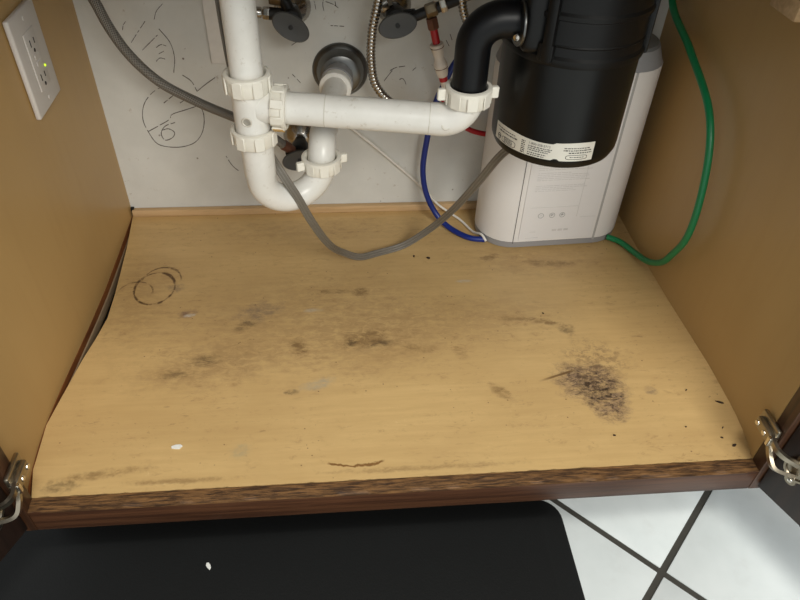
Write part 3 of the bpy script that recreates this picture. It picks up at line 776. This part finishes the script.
v1, c1 = valve((.302, D, .352), 'shut-off valve with tilted dark oval handle left of the big round flange', math.radians(-32))
v2, c2 = valve((.446, D, .354), 'shut-off valve with dark oval handle feeding the brass tee', math.radians(14))
v3, c3 = valve((.300, D, .148), 'low shut-off valve half hidden behind the trap', math.radians(10), .028)
# outlets of the valves
m = MB(); m.cyl(c1+Vector((-.010, -.046, .004)), c1+Vector((-.030, -.046, .006)), .0085, 20); m.build('outlet', 'blackmetal', v1)
MB().lathe([(.0078, 0), (.0085, .002), (.0085, .009), (.0074, .011)], T(c1+Vector((-.028, -.046, .006))) @ frame_to((-1, 0, .08)), 6).build('nut', 'chrome', v1)
MB().lathe([(.0066, 0), (.0074, .002), (.0074, .011)], T(c1+Vector((-.040, -.046, .007))) @ frame_to((-1, 0, .08)), 16).build('ferrule', 'chrome', v1)
MB().lathe([(.0095, 0), (.0105, .002), (.0105, .014), (.0095, .016)], T(c1+Vector((-.012, -.044, .026))) @ frame_to((-1, .1, .1)), 6).build('nut', 'brass', v1)
MB().cyl(c1+Vector((.0, -.044, .004)), c1+Vector((-.014, -.044, .036)), .0085, 16).build('outlet', 'blackmetal', v1)
MB().cyl(c2+Vector((.008, -.046, .002)), c2+Vector((.026, -.052, .006)), .007, 18).build('outlet', 'blackmetal', v2)
MB().lathe([(.0085, 0), (.0095, .002), (.0095, .012), (.0085, .014)], T(c2+Vector((-.012, -.042, .010))) @ frame_to((-.4, -.2, 1)), 6).build('nut', 'chrome', v2)
MB().cyl(c3+Vector((-.006, -.048, -.002)), c3+Vector((-.016, -.064, .004)), .0075, 16).build('outlet', 'blackmetal', v3)

# ---- supply hoses
def hose(name, label, pts, r, mat, ripple=None, cat='hose', group='flexible supply hoses'):
    p = resample(catmull(pts, 14), .0012 if ripple else .004)
    mb = MB().tube(p, (lambda i, L: r*(1+ripple[0]*math.sin(2*math.pi*L/ripple[1]))) if ripple else r, 16)
    return tag(mb.build(name, mat, None, 60), label, cat, group)
h1 = hose('braided_hose', 'grey braided steel hose sweeping across the wall from upper left to behind the tee',
     [(.040, .46, .44), (.0575, .468, .392), (.0680, .47, .354), (.0850, .47, .318), (.1165, .47, .280), (.1660, .472, .247), (.2190, .474, .219), (.258, .478, .192), (.277, .484, .172)], .0068, 'braid')
h1c = tag(MB().lathe([(.0066, 0), (.0080, .001), (.0080, .012), (.0064, .013), (.0064, .020)], T(.2765, .4838, .1725) @ frame_to((.42, .20, -.42)), 18).build('hose_ferrule', 'bronze'), 'x', 'x')
for k_ in ('label', 'category'): del h1c[k_]
h1c.parent = h1
h2 = hose('corrugated_hose', 'shiny ribbed metal hose curving down behind the long white waste arm',
     [(.4245, .494, .43), (.4205, .497, .381), (.4130, .500, .341), (.4112, .500, .297), (.4178, .500, .2600), (.4360, .500, .2360), (.462, .503, .215), (.49, .51, .19)], .0062, 'chrome', (.10, .0052))
h3 = hose('corrugated_hose', 'short ribbed metal hose rising behind the black discharge pipe',
     [(.5330, .500, .43), (.5350, .500, .385), (.5410, .502, .360), (.560, .51, .33), (.585, .515, .31)], .0060, 'chrome', (.10, .0052))

# ---- brass tee adapter with red tube and push fitting
ta = thing('tee_adapter', 'brass tee adapter with red tube and white push-fit coupling hanging from it', 'pipe fitting', (.4948, .502, .262))
tx = Vector((.93, 0, .36)).normalized(); tc = Vector((.494, .502, .3665))
MB().cyl(tc-tx*.030, tc+tx*.040, .0074, 20, .001).build('tee_body', 'blackmetal', ta)
MB().lathe([(.0085, 0), (.0098, .002), (.0098, .014), (.0085, .016)], T(tc-tx*.008) @ frame_to(tx), 6).build('hex_body', 'brass', ta)
MB().lathe([(.0088, 0), (.0094, .001), (.0094, .008), (.0088, .009)], T(tc+tx*.013) @ frame_to(tx), 6).build('nut', 'screw', ta)
MB().lathe([(.0062, 0), (.0070, .001), (.0070, .022)], T(tc+tx*.036) @ frame_to(tx), 18).build('ferrule', 'chrome', ta)
dn = (Vector((.5158, .5, .2724))-Vector((.4950, .5, .352))).normalized(); q0 = Vector((.4935, .502, .3620))
MB().lathe([(.0078, .006), (.0088, .008), (.0088, .020), (.0074, .022)], T(q0) @ frame_to(dn), 6).build('branch_nut', 'bronze', ta)
MB().cyl(q0+dn*.018, q0+dn*.046, .0056, 16).build('red_stub', 'red', ta)
fit = MB().lathe([(0.0076, 0.043), (0.0098, 0.044), (0.0098, 0.048), (0.009, 0.049), (0.009, 0.052), (0.0078, 0.06), (0.0071, 0.066), (0.0085, 0.07), (0.01, 0.074), (0.01, 0.079), (0.0093, 0.08), (0.0093, 0.085), (0.0076, 0.093), (0.0063, 0.094)], T(q0) @ frame_to(dn), 28).build('push_fitting', 'fitting', ta)
for a in (.0485, .0796):
    MB().lathe([(.0090, a-.0004), (.0101, a-.0003), (.0101, a+.0005), (.0090, a+.0006)], T(q0) @ frame_to(dn), 28).build('collar_ring', 'bronze', fit)
MB().cyl(q0+dn*.094, q0+dn*.101, .0062, 16).build('red_clip', 'red', ta)
MB().cyl(q0+dn*.101, q0+dn*.116, .0052, 16).build('white_stub', 'fitting', ta)

# ---- tubes and cords
def tubing(name, label, pts, r, mat, cat='tube', n=12):
    return tag(MB().tube(resample(catmull(pts, n), .004), r, 14).build(name, mat, None, 60), label, cat)
tubing('blue_tube', 'blue plastic water tube dropping behind the waste arm and curling to the purifier base',
    [(.575, .528, .33), (.5347, .525, .2760), (.5240, .522, .2500), (.5150, .520, .2299), (.5070, .520, .1900), (.5018, .519, .1550), (.4985, .518, .101), (.5075, .515, .0540), (.5270, .503, .0190), (.5450, .486, .0075), (.5770, .456, .0062), (.602, .4500, .0062)], .0048, 'blue')
tubing('red_tube', 'red plastic tube passing behind the waste elbow to the purifier',
    [(.519, .506, .248), (.524, .512, .225), (.540, .522, .195), (.5694, .528, .1705), (.5882, .529, .1630), (.612, .534, .156)], .0042, 'red')
tubing('green_tube', 'green plastic tube looping from the purifier base up the side panel',
    [(.8120, .4460, .0085), (.8170, .4430, .0085), (.8300, .4310, .0090), (.8430, .4000, .0110), (.8480, .3560, .0260), (.8480, .3180, .0560), (.8460, .2990, .0850), (.8440, .2770, .1300), (.8430, .2750, .1810), (.8420, .2970, .2600), (.8410, .3290, .3010), (.8400, .4214, .3424), (.8400, .5137, .3768), (.840, .535, .43)], .0050, 'green')
tubing('white_wire', 'thin white wire slanting down the wall to the purifier base',
    [(.352, .552, .190), (.3913, .551, .1545), (.425, .551, .124), (.462, .552, .0880), (.5090, .549, .0425), (.530, .540, .0200), (.548, .532, .0090), (.5690, .5123, .0035), (.586, .474, .0050), (.5960, .4540, .0140), (.6035, .4432, .0060)], .0021, 'wire', 'wire', 8)
# flat grey cord: three conductors side by side
cp = catmull([(.238, .322, .46), (.2395, .320, .400), (.243, .319, .350), (.252, .321, .300), (.268, .318, .265), (.2870, .3000, .2370), (.3045, .2930, .2060), (.3200, .3020, .1610), (.3420, .340, .0900), (.3620, .383, .0400), (.3900, .404, .0130), (.4200, .420, .0080), (.4620, .4330, .0120), (.5020, .430, .045), (.5330, .400, .105), (.5560, .360, .178), (.5760, .330, .240), (.595, .315, .2705)], 10)
cpn = resample(cp, .004)
prof = []
for c in (-1, 0, 1):
    for k_ in range(5):
        a = math.radians(150 - 120*k_/4); prof.append((math.sin(a)*1.0, c*1.9+math.cos(a)*1.0))
for c in (1, 0, -1):
    for k_ in range(5):
        a = math.radians(-30 - 120*k_/4); prof.append((math.sin(a)*1.0, c*1.9+math.cos(a)*1.0))
cable = tag(MB().tube(cpn, .0020, face=(.05, -.72, .69), prof=prof).build('flat_cord', 'cable', None, 60), 'grey flat ribbed cord drooping from the trap to the disposal', 'cord')

# ================================================================== OUTLET on the left side panel
oy, oz = .3737, .3535
wo = thing('wall_outlet', 'white electrical outlet with glowing yellow-green indicator on the side panel', 'outlet', (0, oy, oz))
xo = -bow(oy, .015)
MB().box((xo+.0030, oy, oz), (.0066, .083, .117), bevel=.0022, seg=3).build('cover_plate', 'outlet', wo)
rc = MB().box((xo+.0064, oy, oz), (.0022, .034, .068), bevel=.0006).build('receptacle', 'outlet', wo)
for dz in (.0205, -.0205):
    MB().box((xo+.0076, oy-.0063, oz+dz), (.0006, .0018, .0080)).build('slot', 'slot', rc)
    MB().box((xo+.0076, oy+.0063, oz+dz), (.0006, .0018, .0065)).build('slot', 'slot', rc)
    MB().cyl((xo+.0070, oy, oz+dz-.0095), (xo+.0079, oy, oz+dz-.0095), .0023, 12).build('ground_hole', 'slot', rc)
MB().box((xo+.0078, oy, oz+.004), (.0012, .013, .0050), bevel=.0004, seg=1).build('button', 'outlet', rc)
MB().box((xo+.0078, oy, oz-.004), (.0012, .013, .0050), bevel=.0004, seg=1).build('button', 'outlet', rc)
MB().lathe([(0, .0014), (.0012, .0011), (.0018, 0)], T(xo+.0075, oy+.0145, oz-.0135) @ frame_to((1, 0, 0)), 14).build('indicator_light', 'led', rc)
for s_ in (-1, 1):
    MB().lathe([(0, .0010), (.0022, .0008), (.0028, 0)], T(xo+.0062, oy, oz+s_*.048) @ frame_to((1, 0, 0)), 14).build('screw', 'outlet', wo)

# white board strip behind the tailpiece
tag(MB().box((.2105, D-.0042, .415), (.066, .008, .288), bevel=.001).build('wall_strip', 'strip'), 'white upright strip fixed to the wall behind the tailpiece', 'strip')

# ================================================================== SMALL DEBRIS
def flake(name, x, y, z, sx, sy, rot, mat, label, cat, group=None, h=.0010):
    n = 7; pts = [(sx*(.7+.5*random.random())*math.cos(2*math.pi*i/n)/2, sy*(.7+.5*random.random())*math.sin(2*math.pi*i/n)/2) for i in range(n)]
    return tag(MB().extrude(pts, 0, h, T(x, y, z) @ Matrix.Rotation(rot, 4, 'Z')).build(name, mat, origin=(x, y, z)), label, cat, group)
flake('paint_flake', .1518, .0602, .0001, .014, .008, .1, 'flake', 'white paint flake lying near the front of the stained panel', 'paint flake')
flake('lint_speck', .181, -.031, FLOOR_Z+.0138, .006, .010, .5, 'flake', 'tiny white speck of lint on the black mat', 'lint')
flake('wood_splinter', .8575, .0885, .0001, .012, .0032, -.4, 'crumb', 'brown wood splinter by the right side panel', 'splinter')
for x, y, s_, lab in ((.5015, .412, .0075, 'largest dark crumb on the panel, in front of the drooping cord'), (.478, .418, .005, 'dark crumb just left of the largest crumb near the cord'),
                      (.6975, .0445, .0042, 'dark crumb in front of the mould patch'), (.843, .0480, .0032, 'tiny crumb in front of the wood splinter'), (.835, .0325, .0036, 'tiny crumb nearest the rail by the right hinge'),
                      (.820, .112, .0034, 'tiny crumb behind and left of the wood splinter'), (.846, .020, .0065, 'flat dark crumb in the front right corner of the panel'), (.795, .052, .0028, 'tiny crumb midway between mould patch and right side panel'),
                      (.660, .272, .0034, 'dark crumb on the panel behind the mould patch')):
    flake('crumb', x, y, .0001, s_, s_*.6, random.random()*3, 'crumb', lab, 'crumb', 'dark crumbs on the bottom panel', .0012)
